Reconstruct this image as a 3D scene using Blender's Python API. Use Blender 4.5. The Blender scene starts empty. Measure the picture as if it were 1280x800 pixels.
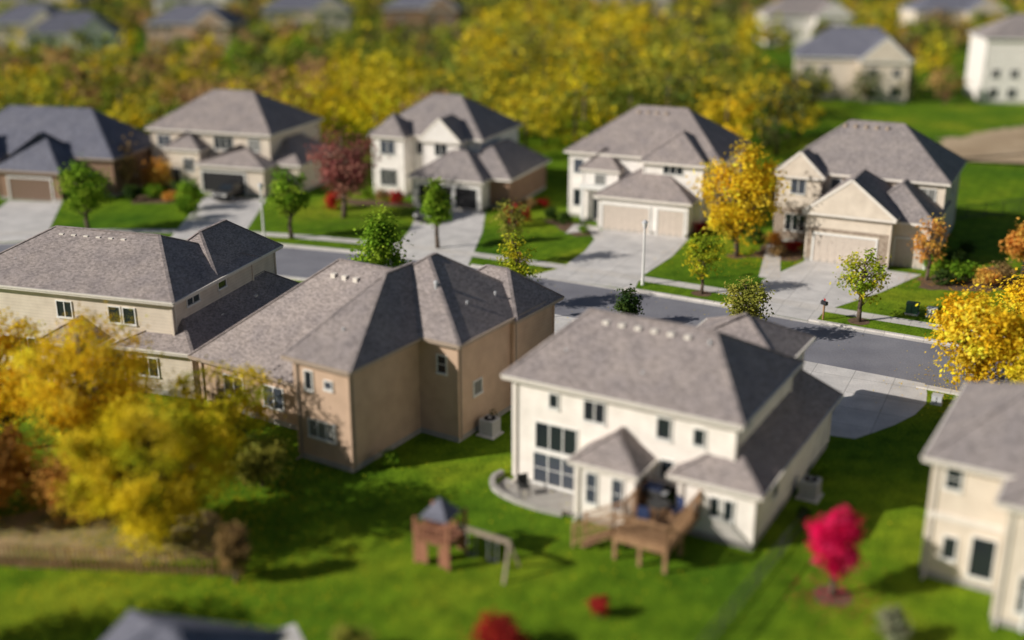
import bpy, math, random
import numpy as np
from mathutils import Vector, Matrix
random.seed(7); np.random.seed(7)
scene=bpy.context.scene
scene.view_settings.view_transform='Standard'
scene.view_settings.look='None'
scene.view_settings.exposure=0
COL=scene.collection

# ------------------------------------------------------------------ materials
def newmat(name):
    m=bpy.data.materials.new(name); m.use_nodes=True
    nt=m.node_tree; b=nt.nodes['Principled BSDF']
    return m,nt,b
def N(nt,t,**kw):
    n=nt.nodes.new(t)
    for k,v in kw.items():
        if k in n.inputs.keys(): n.inputs[k].default_value=v
        else: setattr(n,k,v)
    return n
def ramp(nt,stops):
    r=nt.nodes.new('ShaderNodeValToRGB'); e=r.color_ramp.elements
    while len(e)<len(stops): e.new(.5)
    for i,(p,c) in enumerate(stops):
        e[i].position=p; e[i].color=(*c,1)
    return r
def noise_mat(name,c1,c2,scale=3,rough=.9,scale2=30,bump=.15,spec=.2,detail=6,joints=None,jcol=.55):
    m,nt,b=newmat(name); L=nt.links
    tc=N(nt,'ShaderNodeTexCoord')
    n1=N(nt,'ShaderNodeTexNoise',Scale=scale,Detail=detail)
    n2=N(nt,'ShaderNodeTexNoise',Scale=scale2,Detail=4.0)
    L.new(tc.outputs['Object'],n1.inputs['Vector']); L.new(tc.outputs['Object'],n2.inputs['Vector'])
    r=ramp(nt,[(.3,c1),(.7,c2)]); L.new(n1.outputs['Fac'],r.inputs['Fac'])
    mx=N(nt,'ShaderNodeMixRGB',blend_type='MULTIPLY'); mx.inputs['Fac'].default_value=.5
    r2=ramp(nt,[(.25,(.6,.6,.6)),(.75,(1.3,1.3,1.3))]); L.new(n2.outputs['Fac'],r2.inputs['Fac'])
    L.new(r.outputs['Color'],mx.inputs['Color1']); L.new(r2.outputs['Color'],mx.inputs['Color2'])
    out=mx.outputs['Color']
    if joints:
        mp=N(nt,'ShaderNodeMapping'); mp.inputs['Rotation'].default_value=(0,0,math.radians(26)); L.new(tc.outputs['Object'],mp.inputs['Vector'])
        br=N(nt,'ShaderNodeTexBrick',offset=0.0,Scale=1.0); br.inputs['Mortar Size'].default_value=.03; br.inputs['Brick Width'].default_value=joints; br.inputs['Row Height'].default_value=joints
        br.inputs['Color1'].default_value=(1,1,1,1); br.inputs['Color2'].default_value=(.9,.9,.9,1); br.inputs['Mortar'].default_value=(jcol,jcol,jcol,1)
        L.new(mp.outputs[0],br.inputs['Vector'])
        m3=N(nt,'ShaderNodeMixRGB',blend_type='MULTIPLY'); m3.inputs['Fac'].default_value=1
        L.new(out,m3.inputs['Color1']); L.new(br.outputs['Color'],m3.inputs['Color2']); out=m3.outputs['Color']
    L.new(out,b.inputs['Base Color'])
    b.inputs['Roughness'].default_value=rough
    b.inputs['Specular IOR Level'].default_value=spec
    if bump:
        bp=N(nt,'ShaderNodeBump',Strength=bump,Distance=.05); L.new(n2.outputs['Fac'],bp.inputs['Height'])
        L.new(bp.outputs['Normal'],b.inputs['Normal'])
    return m
def plain(name,c,rough=.6,metal=0,spec=.4):
    k=.9
    return noise_mat(name,tuple(x*k for x in c),c,scale=4,rough=rough,bump=.03,spec=spec)
def shingles(name,c):
    m,nt,b=newmat(name); L=nt.links
    tc=N(nt,'ShaderNodeTexCoord')
    mp=N(nt,'ShaderNodeVectorMath',operation='MULTIPLY'); mp.inputs[1].default_value=(5.5,5.5,15.)
    fl=N(nt,'ShaderNodeVectorMath',operation='FLOOR')
    wn=N(nt,'ShaderNodeTexWhiteNoise')
    L.new(tc.outputs['Object'],mp.inputs[0]); L.new(mp.outputs[0],fl.inputs[0]); L.new(fl.outputs[0],wn.inputs['Vector'])
    r=ramp(nt,[(0,tuple(x*.74 for x in c)),(.5,c),(1,tuple(min(1,x*1.2) for x in c))])
    L.new(wn.outputs['Value'],r.inputs['Fac'])
    ns=N(nt,'ShaderNodeTexNoise',Scale=.7,Detail=6.0); L.new(tc.outputs['Object'],ns.inputs['Vector'])
    r2=ramp(nt,[(.3,(.84,.84,.87)),(.7,(1.1,1.08,1.06))]); L.new(ns.outputs['Fac'],r2.inputs['Fac'])
    n3=N(nt,'ShaderNodeTexNoise',Scale=14,Detail=6.0); L.new(tc.outputs['Object'],n3.inputs['Vector'])
    r3=ramp(nt,[(.3,(.68,.68,.68)),(.7,(1.32,1.32,1.32))]); L.new(n3.outputs['Fac'],r3.inputs['Fac'])
    m1=N(nt,'ShaderNodeMixRGB',blend_type='MULTIPLY'); m1.inputs['Fac'].default_value=1
    m2=N(nt,'ShaderNodeMixRGB',blend_type='MULTIPLY'); m2.inputs['Fac'].default_value=.8
    L.new(r.outputs['Color'],m1.inputs['Color1']); L.new(r2.outputs['Color'],m1.inputs['Color2'])
    L.new(m1.outputs['Color'],m2.inputs['Color1']); L.new(r3.outputs['Color'],m2.inputs['Color2'])
    L.new(m2.outputs['Color'],b.inputs['Base Color'])
    b.inputs['Roughness'].default_value=.92; b.inputs['Specular IOR Level'].default_value=.1
    bp=N(nt,'ShaderNodeBump',Strength=.3,Distance=.02); L.new(wn.outputs['Value'],bp.inputs['Height']); L.new(bp.outputs['Normal'],b.inputs['Normal'])
    return m
def siding(name,c):
    m,nt,b=newmat(name); L=nt.links
    tc=N(nt,'ShaderNodeTexCoord'); sp=N(nt,'ShaderNodeSeparateXYZ'); L.new(tc.outputs['Object'],sp.inputs[0])
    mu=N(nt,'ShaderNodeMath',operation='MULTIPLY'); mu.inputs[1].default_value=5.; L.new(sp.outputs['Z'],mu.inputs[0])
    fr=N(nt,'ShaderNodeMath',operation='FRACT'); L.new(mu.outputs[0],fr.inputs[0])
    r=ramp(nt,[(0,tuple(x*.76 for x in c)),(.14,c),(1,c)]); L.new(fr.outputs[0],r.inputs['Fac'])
    ns=N(nt,'ShaderNodeTexNoise',Scale=1.2,Detail=6.0); L.new(tc.outputs['Object'],ns.inputs['Vector'])
    r2=ramp(nt,[(.3,(.88,.87,.86)),(.7,(1.06,1.06,1.06))]); L.new(ns.outputs['Fac'],r2.inputs['Fac'])
    m1=N(nt,'ShaderNodeMixRGB',blend_type='MULTIPLY'); m1.inputs['Fac'].default_value=1
    L.new(r.outputs['Color'],m1.inputs['Color1']); L.new(r2.outputs['Color'],m1.inputs['Color2'])
    L.new(m1.outputs['Color'],b.inputs['Base Color']); b.inputs['Roughness'].default_value=.8
    b.inputs['Specular IOR Level'].default_value=.2
    bp=N(nt,'ShaderNodeBump',Strength=.3,Distance=.03); L.new(fr.outputs[0],bp.inputs['Height']); L.new(bp.outputs['Normal'],b.inputs['Normal'])
    return m
def leafmat(name):
    m=bpy.data.materials.new(name); m.use_nodes=True; nt=m.node_tree; L=nt.links
    nt.nodes.clear()
    a=N(nt,'ShaderNodeAttribute',attribute_name='Col')
    d=N(nt,'ShaderNodeBsdfDiffuse'); t=N(nt,'ShaderNodeBsdfTranslucent'); mx=N(nt,'ShaderNodeMixShader'); mx.inputs[0].default_value=.36
    o=N(nt,'ShaderNodeOutputMaterial')
    L.new(a.outputs['Color'],d.inputs['Color']); L.new(a.outputs['Color'],t.inputs['Color'])
    L.new(d.outputs[0],mx.inputs[1]); L.new(t.outputs[0],mx.inputs[2]); L.new(mx.outputs[0],o.inputs['Surface'])
    return m
M={}
M['leaf']=leafmat('leaves')
M['bark']=noise_mat('bark',(.07,.05,.035),(.16,.12,.09),scale=6,bump=.4)
M['roof']=shingles('roof_shingles_taupe',(.3,.262,.25))
M['roof2']=shingles('roof_shingles_gray',(.28,.25,.242))
M['roof3']=shingles('roof_shingles_slate',(.16,.165,.205))
M['cream']=siding('siding_cream',(.87,.81,.75))
M['white']=siding('siding_white',(.86,.82,.78))
M['beige']=siding('siding_beige',(.7,.61,.51))
M['tan']=siding('siding_tan',(.56,.4,.29))
M['brown']=siding('siding_brown',(.3,.19,.13))
M['trim']=plain('trim_paint_cream',(.78,.72,.65))
M['trimw']=plain('trim_paint_white',(.8,.79,.76))
M['trimt']=plain('trim_paint_tan',(.42,.33,.26))
M['metal']=plain('galvanised_metal',(.55,.56,.58),rough=.35)
M['dark']=plain('dark_paint_and_shade',(.02,.02,.022),rough=.9)
M['iron']=plain('black_iron',(.05,.05,.05),rough=.5)
M['door']=plain('garage_door_paint',(.6,.52,.45))
M['brdoor']=plain('garage_door_brown',(.2,.13,.09))
M['stone']=noise_mat('stone_veneer',(.2,.15,.11),(.45,.37,.3),scale=5,bump=.5,scale2=12)
M['conc']=noise_mat('concrete',(.54,.52,.51),(.72,.69,.67),scale=.7,bump=.05,scale2=14,joints=2.4,jcol=.65)
M['walk']=noise_mat('pavement_concrete',(.56,.53,.5),(.7,.66,.63),scale=.7,bump=.05,scale2=14,joints=1.3,jcol=.7)
M['found']=noise_mat('foundation_concrete',(.32,.3,.28),(.42,.4,.37),scale=2)
M['wood']=noise_mat('cedar_wood',(.24,.13,.07),(.44,.27,.15),scale=5,bump=.2)
M['redwood']=noise_mat('playset_redwood',(.26,.11,.07),(.42,.2,.12),scale=5,bump=.2)
M['mulch']=noise_mat('mulch',(.09,.055,.035),(.2,.13,.085),scale=3,bump=.6,scale2=18)
M['dirt']=noise_mat('leaf_littered_dirt',(.16,.17,.04),(.42,.3,.16),scale=.9,bump=.4,scale2=5)
M['dryground']=noise_mat('dry_ground',(.36,.26,.16),(.55,.42,.28),scale=.15,bump=.3,scale2=2)
M['asphalt']=noise_mat('asphalt',(.18,.18,.21),(.25,.25,.28),scale=.3,bump=.1,scale2=9,spec=.2)
def glass(n,c,r):
    g,nt,b=newmat(n); b.inputs['Base Color'].default_value=(*c,1); b.inputs['Roughness'].default_value=r; b.inputs['Specular IOR Level'].default_value=.6; return g
M['glass']=glass('window_glass',(.02,.025,.03),.06); M['glass2']=glass('window_glass_with_blind',(.2,.2,.19),.12); M['glass3']=glass('window_glass_dim',(.06,.07,.09),.08)
def paint(name,c,r=.3):
    m,nt,b=newmat(name); b.inputs['Base Color'].default_value=(*c,1); b.inputs['Roughness'].default_value=r
    b.inputs['Coat Weight'].default_value=.5
    return m
M['carblack']=paint('car_paint_black',(.015,.016,.02)); M['redp']=paint('tail_light_red',(.4,.01,.01))
M['rubber']=plain('tyre_rubber',(.02,.02,.02),rough=.9)
M['blue']=plain('navy_fabric',(.03,.05,.13)); M['green']=plain('green_paint',(.05,.14,.08))

def grass():
    m,nt,b=newmat('lawn_grass'); L=nt.links
    tc=N(nt,'ShaderNodeTexCoord')
    def no(s,d=6.): 
        n=N(nt,'ShaderNodeTexNoise',Scale=s,Detail=d); L.new(tc.outputs['Object'],n.inputs['Vector']); return n
    a=no(.09); r=ramp(nt,[(.3,(.06,.15,.01)),(.52,(.12,.22,.012)),(.75,(.26,.31,.022))]); L.new(a.outputs['Fac'],r.inputs['Fac'])
    c=no(.8,8.); r2=ramp(nt,[(.3,(.56,.62,.54)),(.7,(1.3,1.2,1.1))]); L.new(c.outputs['Fac'],r2.inputs['Fac'])
    e=no(7.,8.); r3=ramp(nt,[(.3,(.4,.46,.4)),(.7,(1.65,1.52,1.4))]); L.new(e.outputs['Fac'],r3.inputs['Fac'])
    mp=N(nt,'ShaderNodeMapping'); mp.inputs['Rotation'].default_value=(0,0,math.radians(28)); L.new(tc.outputs['Object'],mp.inputs['Vector'])
    w=N(nt,'ShaderNodeTexWave',Scale=.3,Distortion=1.2,Detail=3.0); L.new(mp.outputs[0],w.inputs['Vector'])
    r4=ramp(nt,[(.3,(.92,.94,.92)),(.7,(1.04,1.03,1.02))]); L.new(w.outputs['Fac'],r4.inputs['Fac'])
    prev=r.outputs['Color']
    for x in (r2,r3,r4):
        mm=N(nt,'ShaderNodeMixRGB',blend_type='MULTIPLY'); mm.inputs['Fac'].default_value=.9
        L.new(prev,mm.inputs['Color1']); L.new(x.outputs['Color'],mm.inputs['Color2']); prev=mm.outputs['Color']
    L.new(prev,b.inputs['Base Color']); b.inputs['Roughness'].default_value=.95; b.inputs['Specular IOR Level'].default_value=.06
    bp=N(nt,'ShaderNodeBump',Strength=.6,Distance=.1); L.new(e.outputs['Fac'],bp.inputs['Height']); L.new(bp.outputs['Normal'],b.inputs['Normal'])
    return m
M['grass']=grass()

# ------------------------------------------------------------------ mesh builder
class MB:
    def __init__(s): s.v=[];s.f=[];s.m=[];s.mats=[]
    def mi(s,mat):
        if mat not in s.mats: s.mats.append(mat)
        return s.mats.index(mat)
    def poly(s,pts,mat):
        k=len(s.v); s.v+= [tuple(p) for p in pts]; s.f.append(tuple(range(k,k+len(pts)))); s.m.append(s.mi(mat))
    def box(s,u0,u1,v0,v1,z0,z1,mat):
        k=len(s.v)
        s.v+=[(u0,v0,z0),(u1,v0,z0),(u1,v1,z0),(u0,v1,z0),(u0,v0,z1),(u1,v0,z1),(u1,v1,z1),(u0,v1,z1)]
        for f in ((0,3,2,1),(4,5,6,7),(0,1,5,4),(1,2,6,5),(2,3,7,6),(3,0,4,7)):
            s.f.append(tuple(k+i for i in f)); s.m.append(s.mi(mat))
    def beam(s,p,q,w,h,mat,w2=None,h2=None):
        p=Vector(p);q=Vector(q);d=(q-p).normalized()
        up=Vector((0,0,1)) if abs(d.z)<.95 else Vector((0,1,0))
        x=d.cross(up).normalized(); y=x.cross(d).normalized()
        w2=w if w2 is None else w2; h2=h if h2 is None else h2
        k=len(s.v)
        for c,a,b in ((p,w,h),(q,w2,h2)):
            for sx,sy in ((-1,-1),(1,-1),(1,1),(-1,1)): s.v.append(tuple(c+x*sx*a/2+y*sy*b/2))
        for f in ((3,2,1,0),(4,5,6,7),(0,1,5,4),(1,2,6,5),(2,3,7,6),(3,0,4,7)):
            s.f.append(tuple(k+i for i in f)); s.m.append(s.mi(mat))
    def cyl(s,c,r,z0,z1,mat,n=12,r2=None):
        r2=r if r2 is None else r2; k=len(s.v)
        for i in range(n):
            a=2*math.pi*i/n; s.v.append((c[0]+r*math.cos(a),c[1]+r*math.sin(a),z0))
        for i in range(n):
            a=2*math.pi*i/n; s.v.append((c[0]+r2*math.cos(a),c[1]+r2*math.sin(a),z1))
        for i in range(n):
            j=(i+1)%n; s.f.append((k+i,k+j,k+n+j,k+n+i)); s.m.append(s.mi(mat))
        s.f.append(tuple(k+n+i for i in range(n))); s.m.append(s.mi(mat))
        s.f.append(tuple(k+i for i in reversed(range(n)))); s.m.append(s.mi(mat))
    def obj(s,name,parent=None,loc=(0,0,0),rot=0,bevel=0):
        me=bpy.data.meshes.new(name); me.from_pydata(s.v,[],s.f)
        for m in s.mats: me.materials.append(m)
        me.polygons.foreach_set('material_index',s.m); me.update()
        o=bpy.data.objects.new(name,me); COL.objects.link(o)
        if parent: o.parent=parent
        else: o.location=loc; o.rotation_euler=(0,0,rot)
        if bevel:
            b=o.modifiers.new('bevel','BEVEL'); b.width=bevel; b.segments=2
        return o
def empty(name,loc,rot=0):
    e=bpy.data.objects.new(name,None); e.empty_display_size=.5; COL.objects.link(e); e.location=loc; e.rotation_euler=(0,0,rot); return e

class House:
    def __init__(s,loc,deg,wall,roof,trim,name='suburban_house',near=False):
        s.e=empty(name,(loc[0],loc[1],0),math.radians(deg)); s.w=M[wall]; s.r=M[roof]; s.t=M[trim]; s.near=near; s.k=int(abs(loc[0])*10)
        s.p={k:MB() for k in ('walls','roof','trim','windows','garage_door','foundation','roof_vents','ridge_caps')}
    def block(s,u0,u1,v0,v1,z1,wall=None,found=True):
        w=M[wall] if wall else s.w
        s.p['walls'].box(u0,u1,v0,v1,-.3,z1-.05,w)
        if found: s.p['foundation'].box(u0-.025,u1+.025,v0-.025,v1+.025,-.3,.3,M['found'])
        for (a,b) in ((u0,v0),(u1,v0),(u1,v1)):
            s.p['trim'].box(a-.07,a+.07,b-.07,b+.07,.3,z1-.12,w)
        if s.near:
            s.p['trim'].box(u0+.12,u0+.2,v0-.1,v0-.02,.15,z1-.15,s.t); s.p['trim'].box(u1+.02,u1+.1,v0+.15,v0+.23,.15,z1-.15,s.t)
            s.p['trim'].box(u0+.12,u0+.2,v0-.5,v0-.02,.08,.15,s.t)
    def hip(s,u0,u1,v0,v1,ze,zr,axis='u',i0=None,i1=None,rc=None,o=.45,wall=None):
        u0-=o;u1+=o;v0-=o;v1+=o
        E=[(u0,v0),(u1,v0),(u1,v1),(u0,v1)]
        t=.2
        for i in range(4):
            a=E[i];b=E[(i+1)%4]
            s.p['trim'].poly([(*a,ze-t),(*b,ze-t),(*b,ze),(*a,ze)],s.t)
            if s.near: s.p['trim'].beam((*a,ze-.03),(*b,ze-.03),.12,.1,s.t)
        s.p['trim'].poly([(*E[3],ze-t),(*E[2],ze-t),(*E[1],ze-t),(*E[0],ze-t)],s.t)
        Z=[(*a,ze) for a in E]; R=s.p['roof']; W=s.p['walls']; wm=M[wall] if wall else s.w
        def end(tri,ins):
            if ins==0:
                W.poly(tri,wm)
                for i in (0,1):
                    s.p['trim'].beam(tri[i],tri[2],.08,.24,s.t)
            else: R.poly(tri,s.r)
        if axis=='u':
            h=(v1-v0)/2; i0=h if i0 is None else i0; i1=h if i1 is None else i1; rc=(v0+v1)/2 if rc is None else rc
            a=(u0+i0,rc,zr); b=(u1-i1,rc,zr)
            R.poly([Z[0],Z[1],b,a],s.r); R.poly([Z[2],Z[3],a,b],s.r)
            end([Z[1],Z[2],b],i1); end([Z[3],Z[0],a],i0)
            ed=[(Z[0],a,i0),(Z[3],a,i0),(Z[1],b,i1),(Z[2],b,i1)]
        else:
            h=(u1-u0)/2; i0=h if i0 is None else i0; i1=h if i1 is None else i1; rc=(u0+u1)/2 if rc is None else rc
            a=(rc,v0+i0,zr); b=(rc,v1-i1,zr)
            end([Z[0],Z[1],a],i0); R.poly([Z[1],Z[2],b,a],s.r)
            end([Z[2],Z[3],b],i1); R.poly([Z[3],Z[0],a,b],s.r)
            ed=[(Z[0],a,i0),(Z[1],a,i0),(Z[2],b,i1),(Z[3],b,i1)]
        for p,q,i in ed:
            if i: s.p['ridge_caps'].beam(p,q,.2,.05,s.r)
        s.p['ridge_caps'].beam(a,b,.22,.06,s.r)
    def full(s,u0,u1,v0,v1,ze,zr,axis='u',**k):
        s.block(u0,u1,v0,v1,ze,wall=k.get('wall')); s.hip(u0,u1,v0,v1,ze,zr,axis,**k)
    def _b(s,mb,side,c,t0,t1,n0,n1,z0,z1,mat):
        if side=='F': mb.box(t0,t1,c-n1,c-n0,z0,z1,mat)
        elif side=='R': mb.box(c+n0,c+n1,t0,t1,z0,z1,mat)
        elif side=='L': mb.box(c-n1,c-n0,t0,t1,z0,z1,mat)
    def win(s,side,c,t,z,w,h,cols=1,rows=1,trim=None,g=None):
        mb=s.p['windows']; tm=trim or M['trimw']; t0=t-w/2;t1=t+w/2;z0=z-h/2;z1=z+h/2; f=.065
        s.k+=1; gm_=M[g or ('glass','glass3','glass','glass2')[s.k%4]]
        s._b(mb,side,c,t0+.01,t1-.01,-.1,.02,z0+.01,z1-.01,gm_)
        s._b(mb,side,c,t0-f,t0,-.05,.07,z0-f,z1+f,tm); s._b(mb,side,c,t1,t1+f,-.05,.07,z0-f,z1+f,tm)
        s._b(mb,side,c,t0+.001,t1-.001,-.05,.068,z1,z1+f,tm); s._b(mb,side,c,t0-f-.03,t1+f+.03,-.05,.1,z0-f-.04,z0-.002,tm)
        for i in range(1,cols):
            x=t0+w*i/cols; s._b(mb,side,c,x-.03,x+.03,-.05,.05,z0,z1,tm)
        for i in range(1,rows):
            x=z0+h*i/rows; s._b(mb,side,c,t0,t1,-.05,.04,x-.02,x+.02,tm)
    def garage(s,side,c,t,w,h=2.3,open_=False,mat='door'):
        mb=s.p['garage_door']; t0=t-w/2;t1=t+w/2
        s._b(mb,side,c,t0-.15,t0,-.05,.09,0,h+.15,M['trimw']); s._b(mb,side,c,t1,t1+.15,-.05,.09,0,h+.15,M['trimw'])
        s._b(mb,side,c,t0,t1,-.05,.088,h,h+.15,M['trimw'])
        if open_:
            s._b(mb,side,c,t0,t1,-.05,.012,0,h,M['dark'])  # no opening cut: solid panel, interior shade put into its dark colour
        else:
            s._b(mb,side,c,t0,t1,-.05,.02,0,h,M[mat])
            n=max(2,int(round(w/.62)))
            for r in range(4):
                for k in range(n):
                    a=t0+w*k/n; z=h*r/4
                    s._b(mb,side,c,a+.06,a+w/n-.06,-.05,.04,z+.07,z+h/4-.07,M[mat])
    def vent(s,u,v,z,kind=0):
        mb=s.p['roof_vents']
        if kind==0:
            q=.15 if s.near else .12; mb.box(u-q,u+q,v-q,v+q,z-.3,z+.1,M['trim'] if s.near else M['trimt'])
        else:
            mb.cyl((u,v),.05,z-.3,z+.35,M['metal']); mb.cyl((u,v),.08,z+.35,z+.43,M['metal'],r2=.06)
    def done(s):
        for k,m in s.p.items():
            if m.f: m.obj(k,parent=s.e)

# ------------------------------------------------------------------ ground, road
def sheet(name,pts,z,mat,jit=0):
    me=MB()
    P=pts
    if jit:
        P=[]
        n=len(pts)
        for i in range(n):
            a=Vector(pts[i]);b=Vector(pts[(i+1)%n]); k=max(1,int((b-a).length/.8))
            for j in range(k):
                p=a.lerp(b,j/k); P.append((p.x+random.uniform(-jit,jit),p.y+random.uniform(-jit,jit)))
    me.poly([(x,y,z) for x,y in P],mat)
    return me.obj(name)
gm=MB(); gm.poly([(-3000,-500,0),(3000,-500,0),(3000,4000,0),(-3000,4000,0)],M['grass']); gm.obj('ground')
def catmull(P,step=1.):
    out=[]
    for i in range(1,len(P)-2):
        p0,p1,p2,p3=[np.array(P[j],float) for j in (i-1,i,i+1,i+2)]
        n=max(2,int(np.linalg.norm(p2-p1)/step))
        for k in range(n):
            t=k/n; out.append(.5*((2*p1)+(-p0+p2)*t+(2*p0-5*p1+4*p2-p3)*t*t+(-p0+3*p1-3*p2+p3)*t**3))
    return np.array(out)
fk=catmull([(-150,72),(-110,82),(-70,91.5),(-50,95.5),(-38,97),(-30,97),(-21.8,95.8),(-12.9,93.0),(-8,91.2),(1.3,86.6),(6.8,83.7),(15.2,78.9),(20.8,75.3),(28.7,70.6),(45,61),(70,46),(100,28),(130,10)])
tan=np.gradient(fk,axis=0); tan/=np.linalg.norm(tan,axis=1)[:,None]
nrm=np.stack([-tan[:,1],tan[:,0]],1)
def off(d): return fk+nrm*d
def strip(name,d0,d1,z,mat,z0=None,skip=None):
    a=off(d0);b=off(d1); mb=MB()
    for i in range(len(a)-1):
        if skip and skip(.5*(a[i]+a[i+1])): continue
        q=[(a[i][0],a[i][1]),(a[i+1][0],a[i+1][1]),(b[i+1][0],b[i+1][1]),(b[i][0],b[i][1])]
        mb.poly([(*p,z) for p in q],mat)
        if z0 is not None:
            mb.poly([(*q[0],z0),(*q[1],z0),(*q[1],z),(*q[0],z)],mat); mb.poly([(*q[2],z0),(*q[3],z0),(*q[3],z),(*q[2],z)],mat)
    return mb.obj(name)
strip('road',-8.5,0,.004,M['asphalt'])
mouths=[(-45.3,96,4.2),(-27,97,3.4),(-7.1,90.5,3.9),(5.3,84.5,4.2),(18.5,76.6,2.9),(20,66.5,5),(2.5,77,2.7),(-11.5,85,2.7)]
def sk(p): return any(math.hypot(p[0]-x,p[1]-y)<r for x,y,r in mouths)
strip('kerb',0,.3,.12,M['walk'],0,sk); strip('kerb',-8.8,-8.5,.12,M['walk'],0,sk)
strip('sidewalk',2.6,3.9,.014,M['walk'])
strip('road_gutter',-.5,-.02,.009,M['walk']); strip('road_gutter',-8.48,-8.0,.009,M['walk'])
D=[[(-51,112.8),(-45.3,111.8),(-41.3,97),(-49,96)],
 [(-31.6,115),(-25,113.2),(-24,96.6),(-30.4,97.3)],
 [(-9,109.6),(-2.6,107.4),(-2.7,100),(-3.6,89),(-10.5,92),(-9.4,100)],
 [(8.3,101),(15.8,98),(13.5,92),(10.2,86),(9.3,82.5),(1.6,86.4),(4,88.5),(6.2,93.5)],
 [(24.4,90.7),(32.6,86.6),(28,82),(22.5,77.5),(21.2,75.1),(16,78.4),(18,80.5),(19.6,85)],
 [(14.8,69.8),(25,63.7),(24.6,62.2),(24,60.6),(22.8,59),(21.2,57.6),(19.9,56.7),(18.5,55.8),(15,57),(11,61)],
 [(0,78.6),(5,75.6),(3,63),(-1.5,65)],
 [(-14.5,85.8),(-8.8,83.6),(-11,72),(-16,74)]]
for d in D: sheet('driveway',d,.011,M['conc'])
sheet('footpath',[(19.5,86),(22.2,95.5),(23.3,95.2),(21,85)],.0125,M['walk'])
sheet('footpath',[(4.8,99.5),(5.8,103),(8,102),(8.2,97.5),(7.3,97.5),(7,100.5)],.0125,M['walk'])

# ------------------------------------------------------------------ near houses
h=House((0.1,51.0),-30,'cream','roof','trim',near=True)
h.full(0,11.2,0,8.2,5.7,8.15,'u',i0=2.5,i1=3.1)
h.full(9.0,12.5,-.7,11.6,2.95,4.4,'v',i0=1.9,i1=1.2,rc=10.9)
h.full(4.4,7.3,-1.9,.3,3.0,4.2,'v',i0=1.5,i1=.1,o=.3)
h.full(5.5,10.6,7.5,12.3,5.6,7.2,'v')
for t,z,w,hh,c in ((2.2,4.75,.45,.7,1),(4.35,4.65,1.05,1.0,2),(7.85,4.6,.65,1.0,1),(9.55,4.55,.5,.8,1)): h.win('F',0,t,z,w,hh,c,g='glass')
h.win('F',0,2.35,2.8,2.2,1.35,3,g='glass'); h.win('F',0,2.3,1.05,2.3,1.6,3,2,g='glass3'); h.win('F',0,8.1,2.6,.6,.9,1,g='glass')
h.win('F',-1.9,5.2,1.75,.5,1.5,1,2,g='glass3'); h.win('F',-1.9,6.5,1.75,.5,1.5,1,2,g='glass3')
h.win('R',7.3,-.9,1.7,.9,1.5,1,g='glass'); h.win('F',-.7,10.7,1.7,.4,.95,g='glass'); h.win('F',-.7,11.35,1.7,.4,.95,g='glass')
h.win('R',12.5,2.2,1.8,.7,.8); h.win('F',0,8.2,.95,.85,1.8,1,1,g='glass'); h.win('R',11.2,1.7,5.05,.8,.45,2)
for k in range(6): h.vent(3.2+.85*k,3.5,7.8)
h.vent(8.6,3.3,7.5,1); h.vent(11.9,3.5,3.5); h.vent(11.9,6,3.5); h.vent(2.0,1.6,6.4,1); h.vent(6.2,1.2,6.2,1)
h.done()
h=House((-11.0,53.6),-32,'tan','roof','trimt',near=True)
h.full(0,3.5,0,9,5.7,8.5,'v',i0=6.9,i1=.5,rc=.9)
h.full(-2.5,6,5.8,13.6,5.75,8.9,'v',rc=1.75,i0=3.9,i1=4.1)
h.full(-9.6,.6,2.4,12.5,3.0,8.3,'u',rc=7.8,i0=6.6,i1=.1)
h.full(.8,6.2,11,15.4,5.6,7.6,'u',i1=2.2)
h.win('F',0,1.6,1.9,1.7,.9,3); h.win('F',0,.9,4.5,.45,1.0); h.win('F',0,2.2,4.5,.45,.4)
h.win('F',5.8,5.0,4.3,.55,.95,1,2,g='glass'); h.win('R',6,7.6,2.6,.75,.75,1,g='glass2')
h.win('F',2.4,-7,1.6,1.4,1.2,2); h.win('F',2.4,-4,1.6,1.4,1.2,2); h.win('F',2.4,-1.4,1.6,1.2,1.2,2)
mb=h.p['roof_vents']; mb.cyl((3.28,7.78),.09,6,8.0,M['metal']); mb.cyl((3.28,7.78),.14,8.0,8.1,M['metal'],r2=.08)
for k in range(3): h.vent(-3.2+.8*k,7.0,7.6)
h.vent(4.8,8.5,6.6,1); h.vent(5,11,6.5,1); h.vent(1.6,2,6.4,1)
h.done()
h=House((-19.7,62.3),-17,'beige','roof','trim',near=True)
h.full(-15,0,0,9.3,5.75,8.2,'u',i0=4.4,i1=4.0)
h.full(-4.5,-.1,5,12.5,5.7,7.9,'v')
h.full(-3.3,1.4,-.6,12.6,2.95,4.4,'v',rc=-.2,i0=2.2,i1=2)
h.full(-8,-4.6,-1.5,.3,3.0,4.2,'v',i0=1.5,i1=.1,o=.3)
for t,z,w,hh,c in ((-13.5,4.5,1,.9,2),(-7.4,4.5,1.0,.95,2),(-3.9,4.5,.75,.95,1),(-2.9,4.5,.75,.95,1)): h.win('F',0,t,z,w,hh,c,g='glass')
h.win('F',0,-11,1.7,2.4,1.3,4); h.win('F',-1.5,-6.3,1.6,1.6,1.2,3); h.win('F',-.6,-1.5,1.7,1.2,1.1,2); h.win('R',0,2.2,5.1,1.3,.4,2); h.win('R',0,5.5,5.1,.9,.4)
for k in range(6): h.vent(-10.2+.9*k,4.1,7.85)
h.vent(-12,1.8,6.4,1)
h.vent(.7,4,3.6); h.vent(.8,8,3.6)
h.done()
h=House((17.4,42.2),-31,'beige','roof2','trim',near=True)
h.full(0,12,0,8.5,5.6,7.9,'u',i0=3.4)
h.full(3.2,9,-2.2,3,5.4,7.4,'v',i0=2.6,i1=.2)
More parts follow.
